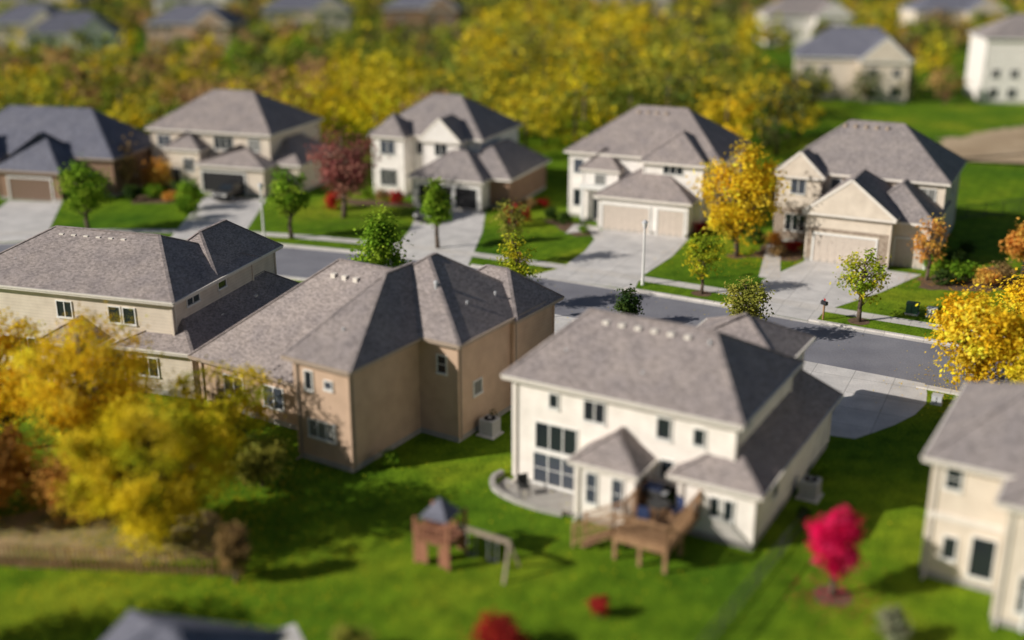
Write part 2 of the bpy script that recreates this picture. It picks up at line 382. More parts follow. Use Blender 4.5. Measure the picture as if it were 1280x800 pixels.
h.win('F',0,.8,4.75,.6,.9,1,2,g='glass'); h.win('F',0,2.3,1.5,.9,1.8,1,g='glass'); h.win('F',0,1,1.6,.5,1.0,g='glass'); h.win('F',-2.2,4.4,1.6,.8,1.6,1,2,g='glass'); h.win('F',-2.2,5.9,1.6,.8,1.6,1,2); h.win('F',-2.2,5,4.4,1.2,1,2)
h.p['trim'].box(-.06,3.2,-.09,0,2.85,3.1,M['trim']); h.vent(5,3.5,7.3); h.vent(6,3.5,7.3)
h.done()
# ------------------------------------------------------------------ far row
h=House((-51.5,113.3),-13,'brown','roof3','trimt')
h.full(-9,10.3,3.5,13,4.0,8.2,'u'); h.full(-.6,6.4,0,6,3.1,6.4,'v'); h.full(-7,-2,1.5,6,3.6,6.6,'v')
h.garage('F',0,3,4.8,mat='brdoor'); h.win('F',3.5,8,1.7,1.2,1.2,2); h.win('R',10.3,7,2,1,1)
h.done()
h=House((-32.8,116.7),-18,'beige','roof','trim')
h.full(-6.5,7.6,2,13,6.1,9.6,'u',i0=5,i1=5.2)
h.full(.6,8,-.4,5,3.1,4.9,'v',i0=3.2); h.full(5,10.6,2.4,11,3.05,5.2,'v'); h.full(-3.6,.3,.2,3,4.4,6,'v',i0=1.6,o=.3)
h.garage('F',-.4,3.4,5.0,2.35,open_=True); h.win('F',2,-5,4.8,1.5,1.2,2); h.win('F',2,2.2,4.9,2.2,1.3,3); h.win('F',2,5.8,4.9,1.2,1.2,2); h.win('F',2,-5.1,1.8,1.6,1.6,2)
h.win('F',.2,-2.6,1.3,.9,2.1,1); h.win('F',.2,-1,2.8,1.2,1.3,2); h.win('R',7.6,9,4.6,1,1.1,1)
h.done()
h=House((-9.5,110.1),-22,'white','roof2','trim')
h.full(-7,4.8,5,15,6.2,9.7,'u',i0=4.8,i1=4.8)
h.full(-.2,7.0,-.1,6.5,3.1,5.3,'u',i0=3.4,i1=3.4); h.full(3,9,2.2,12.5,3.05,5.6,'v',wall='brown'); h.full(-.6,3.2,3.2,8,6.1,8.3,'v',i0=0,o=.35); h.full(-6.5,-3,3.4,7,6.15,8.2,'v',i0=1.7,o=.35)
h.garage('F',-.1,2.2,3.6,2.3,open_=True); h.garage('F',-.1,5.5,2.3,2.3,open_=True)
h.win('F',3.2,1.3,5.2,1.3,1.2,2); h.win('F',3.4,-4.8,5,1.6,1.4,2); h.win('F',3.4,-4.8,1.9,1.8,1.7,3); h.win('F',5,-1.8,1.3,1,2.2,1); h.win('F',5,-1.8,4.9,.9,1.2)
h.done()
h=House((7.7,101.5),-24,'white','roof','trim')
h.full(-4,10.2,3.5,14.2,6.3,10.1,'u',i0=5.4,i1=5.0)
h.full(.3,8.6,-.1,5,3.2,5.4,'u',i0=3.6,i1=3.4); h.full(3.8,9.2,2,8,6.2,8.6,'v',i0=3); h.full(-2.2,1.2,2.3,5,5.0,6.8,'v',i0=1.7,o=.3)
h.garage('F',-.1,2.9,4.4,2.35); h.garage('F',-.1,7.1,2.4,2.35)
h.win('F',2,6.5,5.6,1.8,.8,3); h.win('F',2.3,-.5,3.9,1,1.2,1); h.win('F',2.3,-.5,1.1,1.0,2.1,1,trim=M['dark']); h.win('F',3.5,-3.1,4.9,.9,1.3); h.win('F',3.5,-3.1,1.9,.9,1.6); h.win('R',10.2,9,4.6,1,1.1)
for u in (-2.0,1.0): h.p['trim'].box(u-.15,u+.15,1.6,1.9,0,3.2,M['trimw'])
h.p['trim'].box(-2.3,1.3,1.5,2.2,3.2,3.6,M['trimw'])
for k in range(4): h.vent(1.2+.9*k,8,9.65)
h.done()
h=House((24.3,90.8),-27,'beige','roof2','trim')
h.full(-4,9.6,6.5,17,6.2,10,'u',i0=5,i1=5.0)
h.full(0,6.6,0,8,4.2,7.1,'v',i0=0,o=.4); h.full(3.6,9.4,1.6,10,3.8,6.3,'v',i0=3.3,i1=1); h.full(-4,-.3,5.3,9,5.9,8.0,'v',i0=0,o=.35)
h.garage('F',0,3.1,4.9,2.35); h.garage('F',1.6,8,2.3,2.35); h.p['walls'].box(.02,6.58,-.03,.1,2.6,2.9,M['stone'])
h.p['walls'].box(.0,.5,-.05,.0,.3,2.6,M['stone']); h.p['walls'].box(5.8,6.62,-.05,.0,.3,2.6,M['stone'])
h.p['walls'].box(-4.05,-.25,5.22,5.3,.3,3.0,M['stone']); h.win('F',5.22,-2.2,1.8,1.7,1.4,3); h.win('F',5.3,-2.2,5,1.2,1.3,2)
h.win('F',0,3.3,4.3,.7,.7); h.win('F',6.5,8.3,5.1,1.2,.9,2); h.win('R',9.6,12,4.7,1,1.1); h.win('F',6.5,.75,5.2,.8,1)
for k in range(5): h.vent(.2+.9*k,11,9.65)
h.done()
def far_house(x,y,d,wall,roof,w=14,dep=10,ze=6,zr=9.4):
    h=House((x,y),d,wall,roof,'trimw')
    h.full(0,w,0,dep,ze,zr,'u'); h.full(w*.55,w*.95,-2.5,dep*.5,ze-.2,zr-1,'v',i0=0)
    for t in (1.8,4.6,w*.65,w*.85):
        c=0 if t<w*.5 else -2.5
        h.win('F',c,t,4.6,1.2,1.3,2,g='glass'); h.win('F',c,t,1.6,1.4,1.5,2,g='glass')
    h.done()
far_house(46,187,-12,'beige','roof3',18,11,6.6,11)
far_house(74,181,-8,'white','roof2',20,11,10,13.4)
far_house(-62,292,8,'beige','roof3',22,13,7,11); far_house(-33,300,0,'brown','roof3',20,13,7,11)
far_house(-98,235,15,'white','roof3',18,12,6,10); far_house(-118,262,5,'beige','roof3',18,12,6,10); far_house(-82,262,0,'tan','roof3',20,12,6,10)
far_house(60,275,0,'white','roof2',20,12,7,11); far_house(100,290,0,'beige','roof3',22,12,7,11)
far_house(25,345,0,'beige','roof3',22,12,7,11); far_house(-150,340,0,'beige','roof3',24,12,7,11); far_house(-105,345,0,'white','roof3',24,12,7,11)

h=House((-14.5,30.5),-12,'tan','roof3','trim')
h.full(0,5.2,0,4.6,2.6,4.2,'u'); h.done()
sheet('patio',[(-10.8,37.2),(-8.6,38.6),(-7.6,36.5),(-9,33)],.006,M['conc'])

# ------------------------------------------------------------------ trees
def quads_mesh(pos,size,cols,upbias=.35,outc=None):
    n=len(pos)
    nr=np.random.normal(size=(n,3)); nr[:,2]=np.abs(nr[:,2])+upbias
    if outc is not None: nr+= .8*(pos-outc)/(np.linalg.norm(pos-outc,axis=1)[:,None]+1e-6)
    nr/=np.linalg.norm(nr,axis=1)[:,None]
    a=np.cross(nr,np.random.normal(size=(n,3))); a/=np.linalg.norm(a,axis=1)[:,None]
    b=np.cross(nr,a); sz=(size*np.random.uniform(.6,1.4,n))[:,None]
    V=np.stack([pos-a*sz,pos-b*sz*.6,pos+a*sz,pos+b*sz*.6],1).reshape(-1,3)
    C=np.repeat(cols,4,axis=0)
    return V,C
def build(name,V,C,nq,limb=None):
    lv=limb.v if limb else []; lf=limb.f if limb else []
    me=bpy.data.meshes.new(name)
    nl=len(lv); allv=np.concatenate([np.array(lv,float).reshape(-1,3),V]) if nl else V
    me.vertices.add(len(allv)); me.vertices.foreach_set('co',allv.ravel())
    loops=[];starts=[];tot=[]
    k=0
    for f in lf:
        starts.append(k);tot.append(len(f));loops+=list(f);k+=len(f)
    lq=np.arange(nq*4)+nl
    L=np.concatenate([np.array(loops,int),lq]); S=np.concatenate([np.array(starts,int),k+np.arange(nq)*4]); T=np.concatenate([np.array(tot,int),np.full(nq,4)])
    me.loops.add(len(L)); me.loops.foreach_set('vertex_index',L.astype(np.int32))
    me.polygons.add(len(S)); me.polygons.foreach_set('loop_start',S.astype(np.int32))
    try: me.polygons.foreach_set('loop_total',T.astype(np.int32))
    except Exception: pass
    me.materials.append(M['bark']); me.materials.append(M['leaf'])
    me.polygons.foreach_set('material_index',np.concatenate([np.zeros(len(lf)),np.ones(nq)]).astype(np.int32))
    me.update(calc_edges=True); me.validate()
    at=me.color_attributes.new('Col','FLOAT_COLOR','POINT')
    cc=np.ones((len(allv),4)); cc[:nl,:3]=.1; cc[nl:,:3]=np.clip(C,0,.92)
    at.data.foreach_set('color',cc.ravel())
    return me
def crown_points(h,w,th,nc,n,shape,spread=.17):
    cz=(th+h)/2; rz=(h-th)/2
    cl=[]
    while len(cl)<nc:
        d=np.random.normal(size=3); d/=np.linalg.norm(d); r=np.random.uniform(.25,1)**.55*.86
        p=d*r
        t=(p[2]+1)/2
        k=1.
        if shape=='cone': k=max(.15,1.25*(1-t)**.8)
        elif shape=='vase': k=.65+.5*t
        cl.append([p[0]*w/2*k,p[1]*w/2*k,cz+p[2]*rz])
    cl=np.array(cl)
    idx=np.random.randint(0,nc,n)
    cr=spread*w*np.random.uniform(.55,1.35,nc)
    off_=np.random.normal(size=(n,3))*cr[idx][:,None]*np.array([.62,.62,.45])
    return cl,idx,cl[idx]+off_
def pick(pal,nc):
    pal=np.array(pal); i=np.random.randint(0,len(pal),nc); j=np.random.randint(0,len(pal),nc); t=np.random.rand(nc)[:,None]
    return (pal[i]*(1-t)+pal[j]*t)*np.random.uniform(.72,1.25,nc)[:,None]
PAL={'yellow':[(.9,.62,.03),(.92,.68,.06),(.8,.56,.03),(.88,.5,.02)],
 'ygreen':[(.44,.46,.03),(.28,.38,.03),(.66,.55,.03),(.2,.29,.02)],
 'yolive':[(.88,.64,.025),(.78,.6,.02),(.5,.44,.02),(.9,.66,.05),(.36,.38,.02)],
 'green':[(.13,.27,.02),(.21,.36,.03),(.32,.44,.04)],
 'dgreen':[(.035,.07,.02),(.06,.1,.02)],
 'olive':[(.28,.29,.05),(.4,.37,.07),(.2,.22,.04)],
 'maroon':[(.3,.09,.09),(.4,.14,.12),(.2,.07,.06),(.36,.18,.13)],
 'crimson':[(.85,.01,.11),(.9,.04,.17),(.65,.01,.07)],
 'red':[(.5,.04,.03),(.35,.03,.03)],
 'orange':[(.76,.36,.08),(.68,.3,.06),(.82,.54,.1)],
 'rust':[(.6,.28,.07),(.44,.22,.06),(.74,.44,.08)],
 'brown':[(.3,.19,.08),(.38,.25,.1)],
 'pale':[(.4,.38,.25),(.3,.32,.2)],
 'd_yel':[(.78,.6,.04),(.58,.5,.04),(.36,.38,.04),(.84,.58,.03)],
 'd_mix':[(.36,.38,.05),(.22,.28,.04),(.5,.44,.06),(.14,.2,.04)],
 'd_dark':[(.09,.12,.04),(.14,.17,.05),(.2,.17,.07)],
 'd_rust':[(.46,.28,.11),(.35,.21,.11),(.54,.38,.12)]}
def tree(name,x,y,h,w,pal,th=None,nc=38,n=3500,leaf=.14,shape='oval',seed=0,spread=.17,trunk=None):
    np.random.seed(seed+11); random.seed(seed)
    th=h*.22 if th is None else th
    cl,idx,pos=crown_points(h,w,th,nc,n,shape,spread)
    pos[:,2]=np.maximum(pos[:,2],.15)
    cc=pick(PAL[pal],nc)[idx]*np.random.uniform(.75,1.25,n)[:,None]
    cen=np.array([0,0,(th+h)/2])
    V,C=quads_mesh(pos,leaf,cc,outc=cen)
    lb=MB(); r=trunk or .018*h+.03
    pts=[Vector((0,0,-.1))]; k=5
    for i in range(1,k+1): pts.append(Vector((random.uniform(-.06,.06)*w*.4,random.uniform(-.06,.06)*w*.4,h*.85*i/k)))
    for i in range(k):
        r0=r*(1-i/k*.8)*2; r1=r*(1-(i+1)/k*.8)*2; lb.beam(pts[i],pts[i+1],r0,r0,M['bark'],r1,r1)
    for c in cl:
        t=max(th*.8,c[2]-.45*math.hypot(c[0],c[1])-.4*h*.2); t=min(t,h*.8)
        f=t/(h*.85)*k; i=min(k-1,int(f)); s=pts[i].lerp(pts[i+1],f-i)
        mid=s.lerp(Vector(c),.5)+Vector((0,0,-.03*w))
        lb.beam(s,mid,r*.7,r*.7,M['bark'],r*.4,r*.4); lb.beam(mid,Vector(c),r*.4,r*.4,M['bark'],r*.12,r*.12)
    me=build(name,V,C,n,lb); o=bpy.data.objects.new(name,me); COL.objects.link(o); o.location=(x,y,0); o.rotation_euler=(0,0,seed*1.3)
    return o
T=tree
T('maple_tree',-38.4,100,6.8,4.8,'green',seed=1,spread=.14,nc=45)
T('linden_tree',-19.6,97.9,6.8,4.0,'green',seed=2,n=3000,spread=.14,nc=45)
T('purple_plum_tree',-16,105.5,9.2,7.0,'maroon',seed=3,n=5500,nc=60,spread=.13)
T('young_pear_tree',-6.4,94.6,6.8,2.9,'green',seed=4,shape='cone',n=2600)
T('young_ash_tree',0,89.6,5.8,2.8,'olive',seed=5,n=1500,leaf=.11,nc=30)
T('honey_locust_tree',18.9,92,9.8,6.8,'yellow',seed=6,n=8500,nc=75,th=1.2,spread=.13)
T('young_ash_tree',14.3,81.6,5.0,2.8,'ygreen',seed=7,n=1900,leaf=.11)
T('birch_tree',32.5,85.2,5.4,2.8,'orange',seed=8,n=1500,leaf=.1)
T('young_maple_tree',24.3,75.2,5.6,3.0,'ygreen',seed=9,n=1900,leaf=.11)
T('orange_maple_tree',40.6,86.5,4.6,3.2,'orange',seed=10,n=2200)
T('broad_pear_tree',-9.7,80.6,6.9,4.3,'green',seed=11,shape='cone',n=4800,nc=60,th=1)
T('young_ash_tree',.3,78.0,6.0,2.8,'ygreen',seed=12,n=2000,leaf=.11)
T('young_oak_tree',15.4,71.0,4.8,3.0,'olive',seed=13,n=2400,leaf=.11)
T('yew_shrub',8.1,74.2,2.9,2.1,'dgreen',seed=14,n=2000,leaf=.1,th=.1)
T('yellow_maple_tree',27.4,62.4,6.6,5.8,'yellow',seed=15,n=8000,nc=60,th=.8,leaf=.13,spread=.13)
T('yellow_maple_tree',33.2,66.5,6.6,6,'yellow',seed=16,n=8000,nc=60,th=.8,leaf=.13,spread=.13)
T('yellow_maple_tree',30.5,60,4.6,5,'yolive',seed=17,n=5000,nc=50,th=.5,leaf=.13,spread=.13)
T('locust_tree',-15.8,44.8,6.9,8.8,'yolive',seed=18,n=16000,nc=120,th=.6,leaf=.105,spread=.075)
T('locust_tree',-20.8,51.5,8.8,9.0,'yellow',seed=19,n=14500,nc=110,th=1.6,leaf=.105,spread=.075,shape='vase')
T('locust_tree',-14.6,52.0,6.1,6.0,'yolive',seed=20,n=6500,nc=65,th=1.5,leaf=.1,spread=.085)
T('locust_tree',-26.3,54.5,7.6,6.8,'yellow',seed=21,n=9500,nc=75,th=1.4,leaf=.11,spread=.09)
T('oak_tree',-24.4,47.6,4.4,5.4,'rust',seed=22,n=8000,nc=60,th=.3,leaf=.11,spread=.11)
T('oak_tree',-28.5,46.5,7,7,'yolive',seed=23,n=7000,nc=60,th=1,leaf=.12,spread=.11)
T('serviceberry_shrub',-20.5,47.2,3.2,3.6,'rust',seed=24,n=4000,nc=40,th=.2,leaf=.1)
T('serviceberry_shrub',-12.3,50.3,2.6,2.8,'olive',seed=25,n=3000,nc=36,th=.2,leaf=.1)
T('arborvitae_shrub',-11.6,41.6,3.0,1.3,'brown',seed=26,n=3200,nc=30,th=.2,leaf=.08)
T('burning_bush_tree',13.2,40.6,4.1,2.3,'crimson',seed=27,n=7500,nc=70,th=.9,leaf=.075,spread=.12)
T('red_shrub',-.4,36.6,1.7,2.1,'red',seed=28,n=2500,nc=30,th=.1,leaf=.08)
T('red_shrub',3.5,39.0,1.1,.9,'red',seed=29,n=900,nc=20,th=.1,leaf=.07)
T('ornamental_grass_clump',14.6,37.2,1.7,1.3,'pale',seed=30,n=1600,nc=20,th=.1,leaf=.08)
T('viburnum_shrub',-6,36.4,1.3,1.6,'olive',seed=31,n=1600,nc=20,th=.1,leaf=.08)
T('oak_tree',-24,34.5,7.5,7,'yolive',seed=32,n=6000,nc=50,th=1.5,leaf=.13,spread=.12)

np.random.seed(50); random.seed(50)
bm={}
for i,(k,p) in enumerate((('boxwood_shrub','dgreen'),('orange_shrub','orange'),('red_barberry_shrub','red'),('juniper_shrub','green'),('spirea_shrub','brown'))):
    cl,idx,pos=crown_points(1.3,1.5,.05,22,1100,'oval',.2); pos[:,2]=np.maximum(pos[:,2],.05)
    V,C=quads_mesh(pos,.08,pick(PAL[p],22)[idx]*np.random.uniform(.7,1.3,1100)[:,None],outc=np.array([0,0,.5]))
    bm[k]=build(k,V,C,1100)
def bush(k,x,y,s=1.,sz=1.):
    o=bpy.data.objects.new(k,bm[k]); COL.objects.link(o); o.location=(x,y,0); o.scale=(s,s*random.uniform(.85,1.15),s*sz); o.rotation_euler=(0,0,random.uniform(0,6))
G=[(-38.5,113,1.3),(-36.5,113.5,1.5),(-34.5,112.5,1.1),(-33,113.6,1.),(-13,112,1.),(-11.5,111,1.1),(-15,113.5,1),(3.6,104,1),(5,103,.9),(6.4,99.5,.8),(22.8,95.4,1),(21.5,96.4,1.2),(22.3,92,.9),(24,93.5,.9),(33.8,87.5,1.1),(36,89,1),(38,91.5,1),(35,84.5,1.5),(36.6,83.6,1.3),(33.5,84,1.2),(38.2,84.5,1.1),(17,99.5,.9),(18.5,100.5,1.1),(20,101,1),(-44,112.5,1),(-42.5,113,1.2),(9.2,53.2,.6),(-.8,108,1),(1.4,108.8,1.2),(3,110,1),(-6.2,52.6,.7),(-1.6,58.2,.8),(13.6,47.0,.6),(15.6,51.3,.7)]
K=list(bm)
for i,(x,y,s) in enumerate(G): bush(K[[0,3,1,0,4,2,3,0][i%8]],x,y,s,random.uniform(.7,1.1))
bush('red_barberry_shrub',-17.4,109,1.3,1.2); bush('orange_shrub',-36.8,117,1.6,1.7); bush('spirea_shrub',-40.2,116.5,2,1.9); bush('orange_shrub',-38,118,1.3,1.6); bush('red_barberry_shrub',1.2,104,.9,1.2)
bush('juniper_shrub',-31.5,109,1.9,1.3); bush('juniper_shrub',-30.8,105,1.5,1.2); bush('red_barberry_shrub',.2,102,1,1.8)
sheet('mulch_bed',[(-39.5,115),(-33.5,114.5),(-32.6,112),(-38,111.5)],.006,M['mulch'],.3)
sheet('mulch_bed',[(31,83),(34,86.8),(39.5,89),(40,83.5),(36,81.8)],.006,M['mulch'],.3)
sheet('mulch_bed',[(20,92),(23.6,98),(25,93.4),(24.2,90.8),(21.8,90)],.006,M['mulch'],.3)
sheet('mulch_bed',[(2.8,105),(7.4,102.6),(7.2,98.6),(5.6,98.6)],.006,M['mulch'],.2)
sheet('mulch_bed',[(-16.5,113.5),(-9.8,111.3),(-10,109.8),(-16.5,111)],.006,M['mulch'],.2)
for x,y in ((24.3,75.2),(14.3,81.6),(32.5,85.2),(0,89.6),(13.2,40.6),(18.9,92)):
    sheet('mulch_ring',[(x+.8*math.cos(a/10*6.283),y+.8*math.sin(a/10*6.283)) for a in range(10)],.0075,M['mulch'],.1)
sheet('dirt_bed',[(-30,46.5),(-24,47.5),(-16,48.5),(-12.5,46.5),(-12.2,44.4),(-14,43.0),(-19,43.2),(-30,42.8)],.005,M['dirt'],.5)
sheet('dry_ground',[(49,134),(64,130),(100,140),(90,160),(70,158),(56,148)],.005,M['dryground'],1)

# fallen leaves around the yellow trees
np.random.seed(5)
P=[];Cc=[]
for (x,y,r,n,p) in ((-15.8,44.8,5,2600,'yolive'),(-20.8,51.5,5,1500,'yellow'),(-13,51,4,900,'yolive'),(18.9,92,4,1300,'yellow'),(28.5,62.4,4,1200,'yellow'),(-10,41,4,500,'yolive'),(-16,105.5,4,600,'maroon'),(13.2,40.6,1.6,300,'crimson'),(32.5,85.2,2,300,'orange'),(0,70,16,900,'yolive'),(5,44,9,500,'yolive'),(-5,40,9,500,'yolive')):
    q=np.random.normal(size=(n,2))*r*.6
    P.append(np.stack([x+q[:,0],y+q[:,1],np.full(n,.03)],1)); Cc.append(pick(PAL[p],n))
P=np.concatenate(P);Cc=np.concatenate(Cc); V,C=quads_mesh(P,.05,Cc,upbias=3); V[:,2]=np.maximum(V[:,2],.02)
me=build('fallen_leaves',V,C,len(P)); o=bpy.data.objects.new('fallen_leaves',me); COL.objects.link(o)

# distant trees: one mesh
np.random.seed(99)
Ps=[];Cs=[];lb=MB()
def dtree(x,y,h,w,pal,n,leaf):
    cl,idx,pos=crown_points(h,w,h*.08,26,n,'oval',.15)
    pos+=np.array([x,y,0]); cc=pick(PAL[pal],26)[idx]*np.random.uniform(.8,1.2,n)[:,None]
    V,C=quads_mesh(pos,leaf,cc,outc=np.array([x,y,h*.5])); Ps.append(V);Cs.append(C)
    lb.beam((x,y,-.1),(x,y,h*.7),.45,.45,M['bark'],.12,.12)
R=np.random.uniform
def clear(x,y):
    for hx,hy,r in ((55,190,18),(84,184,20),(-50,296,22),(-23,304,20),(-90,240,20),(-110,268,16),(-72,268,16)):
        if abs(x-hx)<r and -26<y-hy<10: return False
    return True
placed=[]
for i in range(9000):
    y=126+(R()**1.35)*290; half=(y+9)/1499.7*640*1.1+6
    x=R(-half,half)
    edge=33+(y-130)*.02
    if x>edge and y<255 and R()>.04: continue
    if x>edge+6 and 128<y<178: continue
    if x>-28 and x<40 and y<134: continue
    if x<-28 and y<138: continue
    if not clear(x,y): continue
    md=5.6 if y<200 else 7.8
    if any(abs(x-a)<md and (x-a)**2+(y-b)**2<md*md for a,b in placed): continue
    placed.append((x,y))
    if x>-6 and x<edge+3 and y<270: pal=np.random.choice(['d_yel','yolive','d_mix','yellow','d_dark'],p=[.42,.06,.36,.06,.1]); h=R(9.5,14.5)
    elif -26<x<-12 and y<175: pal=np.random.choice(['d_yel','yolive']); h=R(9,11.5)
    elif x>-6: pal=np.random.choice(['d_mix','d_rust','d_dark','d_yel']); h=R(6,9)
    elif y<215: pal=np.random.choice(['d_mix','d_yel','d_rust','d_dark','green'],p=[.42,.16,.2,.16,.06]); h=R(7,10)
    else: pal=np.random.choice(['d_mix','d_yel','d_rust','d_dark'],p=[.35,.12,.23,.3]); h=R(6,10)
    n,lf=(520,.33) if y<165 else (240,.48) if y<220 else (100,.84)
    dtree(x,y,h,min(h*R(.75,1.05),10.5),pal,n,lf)
for x,y,p in ((42,182,'d_dark'),(48,183,'d_mix'),(62,183,'d_dark'),(68,180,'d_rust'),(38,150,'d_yel'),(40,163,'d_dark'),(44,172,'d_dark'),(56,181,'d_dark'),(98,172,'d_dark')): dtree(x,y,6.0,6.5,p,480,.3)
V=np.concatenate(Ps);C=np.concatenate(Cs)
me=build('distant_trees',V,C,len(V)//4,lb); o=bpy.data.objects.new('distant_trees',me); COL.objects.link(o)

# ------------------------------------------------------------------ objects
def lamp(x,y):
    mb=MB(); mb.cyl((0,0),.15,0,.5,M['trimw'],r2=.11); mb.cyl((0,0),.095,.5,4.5,M['trimw'],r2=.075); mb.cyl((0,0),.14,4.5,4.6,M['metal']); mb.cyl((0,0),.14,4.6,4.95,M['trimw'],r2=.22); mb.cyl((0,0),.26,4.95,5.15,M['metal'],r2=.04)
    mb.obj('street_lamp',loc=(x,y,0))
lamp(10.1,83.9); lamp(-21.9,97.2)
def mailbox(x,y,r=0):
    mb=MB(); mb.box(-.05,.05,-.05,.05,0,1.1,M['wood']); mb.box(-.12,.12,-.25,.25,1.1,1.28,M['carblack']); 
    k=6
    for i in range(k):
        a0=math.pi*i/k;a1=math.pi*(i+1)/k
        mb.poly([(.12*math.cos(a0),-.25,1.28+.12*math.sin(a0)),(.12*math.cos(a1),-.25,1.28+.12*math.sin(a1)),(.12*math.cos(a1),.25,1.28+.12*math.sin(a1)),(.12*math.cos(a0),.25,1.28+.12*math.sin(a0))],M['carblack'])
    mb.box(.125,.14,.05,.2,1.3,1.5,M['redp']); mb.obj('mailbox',loc=(x,y,0),rot=r)
mailbox(2.4,76.0,.5); mailbox(21.9,75.6,.5); mailbox(.6,87.7,.5)
def ac(x,y,r):
    mb=MB(); mb.box(-.55,.55,-.55,.55,0,.08,M['conc']); mb.box(-.42,.42,-.42,.42,.08,.95,M['metal']); 
    for i in range(9): mb.box(-.435,.435,-.435,.435,.16+i*.085,.19+i*.085,M['found'])
    mb.cyl((0,0),.33,.95,.99,M['dark'],n=16); mb.cyl((0,0),.1,.99,1.02,M['metal']); mb.obj('air_conditioner_unit',loc=(x,y,0),rot=r)
ac(-1.2,56.4,-.55); ac(14.4,49.2,-.52)
def ubox(x,y,m,s=1):
    mb=MB(); mb.box(-.45*s,.45*s,-.4*s,.4*s,0,.1,M['conc']); mb.box(-.4*s,.4*s,-.35*s,.35*s,.1,.75*s,M[m]); mb.box(-.43*s,.43*s,-.38*s,.38*s,.75*s,.82*s,M[m]); mb.box(-.02,.02,-.36*s,-.35*s,.12,.7*s,M['dark']); mb.obj('utility_box',loc=(x,y,0),rot=-.5)
ubox(28.6,76.9,'green'); ubox(29.8,76.3,'trimw',.8); ubox(24.6,60.6,'metal',.7)

def car(x,y,rot,paintm,name='parked_car'):
    e=empty(name,(x,y,0),rot)
    prof=[(-2.3,.35),(-2.35,.75),(-2.2,.98),(-1.3,1.05),(-.7,1.05),(1.2,1.05),(2.15,1.02),(2.3,.9),(2.32,.4)]
    mb=MB()
    def ext(pr,w1f,m):
        n=len(pr)
        Lp=[(a,-w1f(z),z) for a,z in pr];Rp=[(a,w1f(z),z) for a,z in pr]
        mb.poly(Lp,m); mb.poly(Rp[::-1],m)
        for i in range(n):
            j=(i+1)%n; mb.poly([Lp[i],Rp[i],Rp[j],Lp[j]],m)
    ext(prof,lambda z:.92-.06*max(0,z-.7),M[paintm]); mb.obj('body',parent=e,bevel=.06)
    mb=MB(); cab=[(-1.25,1.03),(-.55,1.58),(.9,1.64),(1.75,1.5),(2.15,1.03)]
    ext(cab,lambda z:.86-.3*(z-1.03),M[paintm]); mb.obj('cabin',parent=e,bevel=.04)
    mb=MB()
    for s in (-1,1):
        for a0,a1,b0,b1 in ((-.95,.25,-.5,.25),(.33,1.2,.33,1.1),(1.28,1.85,1.18,1.6)):
            f=lambda z:s*(.875-.3*(z-1.03))
            mb.poly([(a0,f(1.1),1.1),(a1,f(1.1),1.1),(b1,f(1.5),1.5),(b0,f(1.5),1.5)],M['glass'])
    mb.poly([(-1.2,-.72,1.12),(-1.2,.72,1.12),(-.65,.66,1.55),(-.65,-.66,1.55)],M['glass'])
    mb.poly([(2.14,-.7,1.12),(2.14,.7,1.12),(1.83,.64,1.46),(1.83,-.64,1.46)],M['glass']); mb.obj('windows',parent=e)
    for i,(a,s) in enumerate(((-1.45,-1),(-1.45,1),(1.45,-1),(1.45,1))):
        w=MB(); w.cyl((0,0),.34,-.11,.11,M['rubber'],n=18); w.cyl((0,0),.2,-.12,.12,M['metal'],n=10)
        o=w.obj('wheel_%d'%(i+1),parent=e); o.location=(a,s*.85,.34); o.rotation_euler=(math.pi/2,0,0)
    mb=MB()
    for s in (-1,1):
        mb.box(-2.38,-2.3,s*.65-.17,s*.65+.17,.7,.85,M['trimw']); mb.box(2.28,2.36,s*.7-.12,s*.7+.12,.7,.9,M['redp'])
        mb.box(-.75,-.6,s*.95-.1,s*.95+.1,1.05,1.17,M[paintm])
    mb.obj('lights_and_mirrors',parent=e)
car(-7.6,105.2,math.radians(70),'carblack')
car(-28.6,113.8,math.radians(70),'carblack')

# playset
e=empty('wooden_playset',(-3.1,43.6,0),math.radians(-25)); mb=MB(); rw=M['redwood']
for a in (-.8,.8):
    for b_ in (-.8,.8): mb.box(a-.07,a+.07,b_-.07,b_+.07,0,2.2,rw)
mb.box(-.85,.85,-.85,.85,1.15,1.23,rw)
for b_ in (-.84,.84):
    mb.box(-.8,.8,b_-.03,b_+.03,1.85,1.95,rw)
    for k in range(8): mb.box(-.72+k*.2,-.62+k*.2,b_-.02,b_+.02,1.23,1.66,rw)
    mb.box(-.72,-.2,b_-.02,b_+.02,.1,1.1,rw); mb.box(.35,.72,b_-.02,b_+.02,.1,1.1,rw)
for k in range(8): mb.box(-.86,-.82,-.7+k*.2,-.6+k*.2,1.23,1.66,rw)
mb.obj('fort_frame',parent=e)
mb=MB(); R4=[(-.7,-.7,2.15),(.7,-.7,2.15),(.7,.7,2.15),(-.7,.7,2.15)]; top=(0,0,2.95)
for i in range(4): mb.poly([R4[i],R4[(i+1)%4],top],M['roof3'])
mb.poly(R4[::-1],rw); mb.obj('fort_roof',parent=e)
mb=MB(); mb.beam((.8,0,1.75),(3.3,0,1.55),.14,.16,M['trimt'])
mb.beam((3.3,0,1.6),(3.4,-.8,0),.09,.09,M['trimt']); mb.beam((3.3,0,1.6),(3.4,.8,0),.09,.09,M['trimt'])
for x in (1.5,2.5):
    for d_ in (-.2,.2): mb.beam((x+d_,0,1.62),(x+d_,0,.5),.02,.02,M['metal'])
    mb.box(x-.23,x+.23,-.1,.1,.46,.5,M['carblack'])
mb.obj('swing_beam',parent=e)

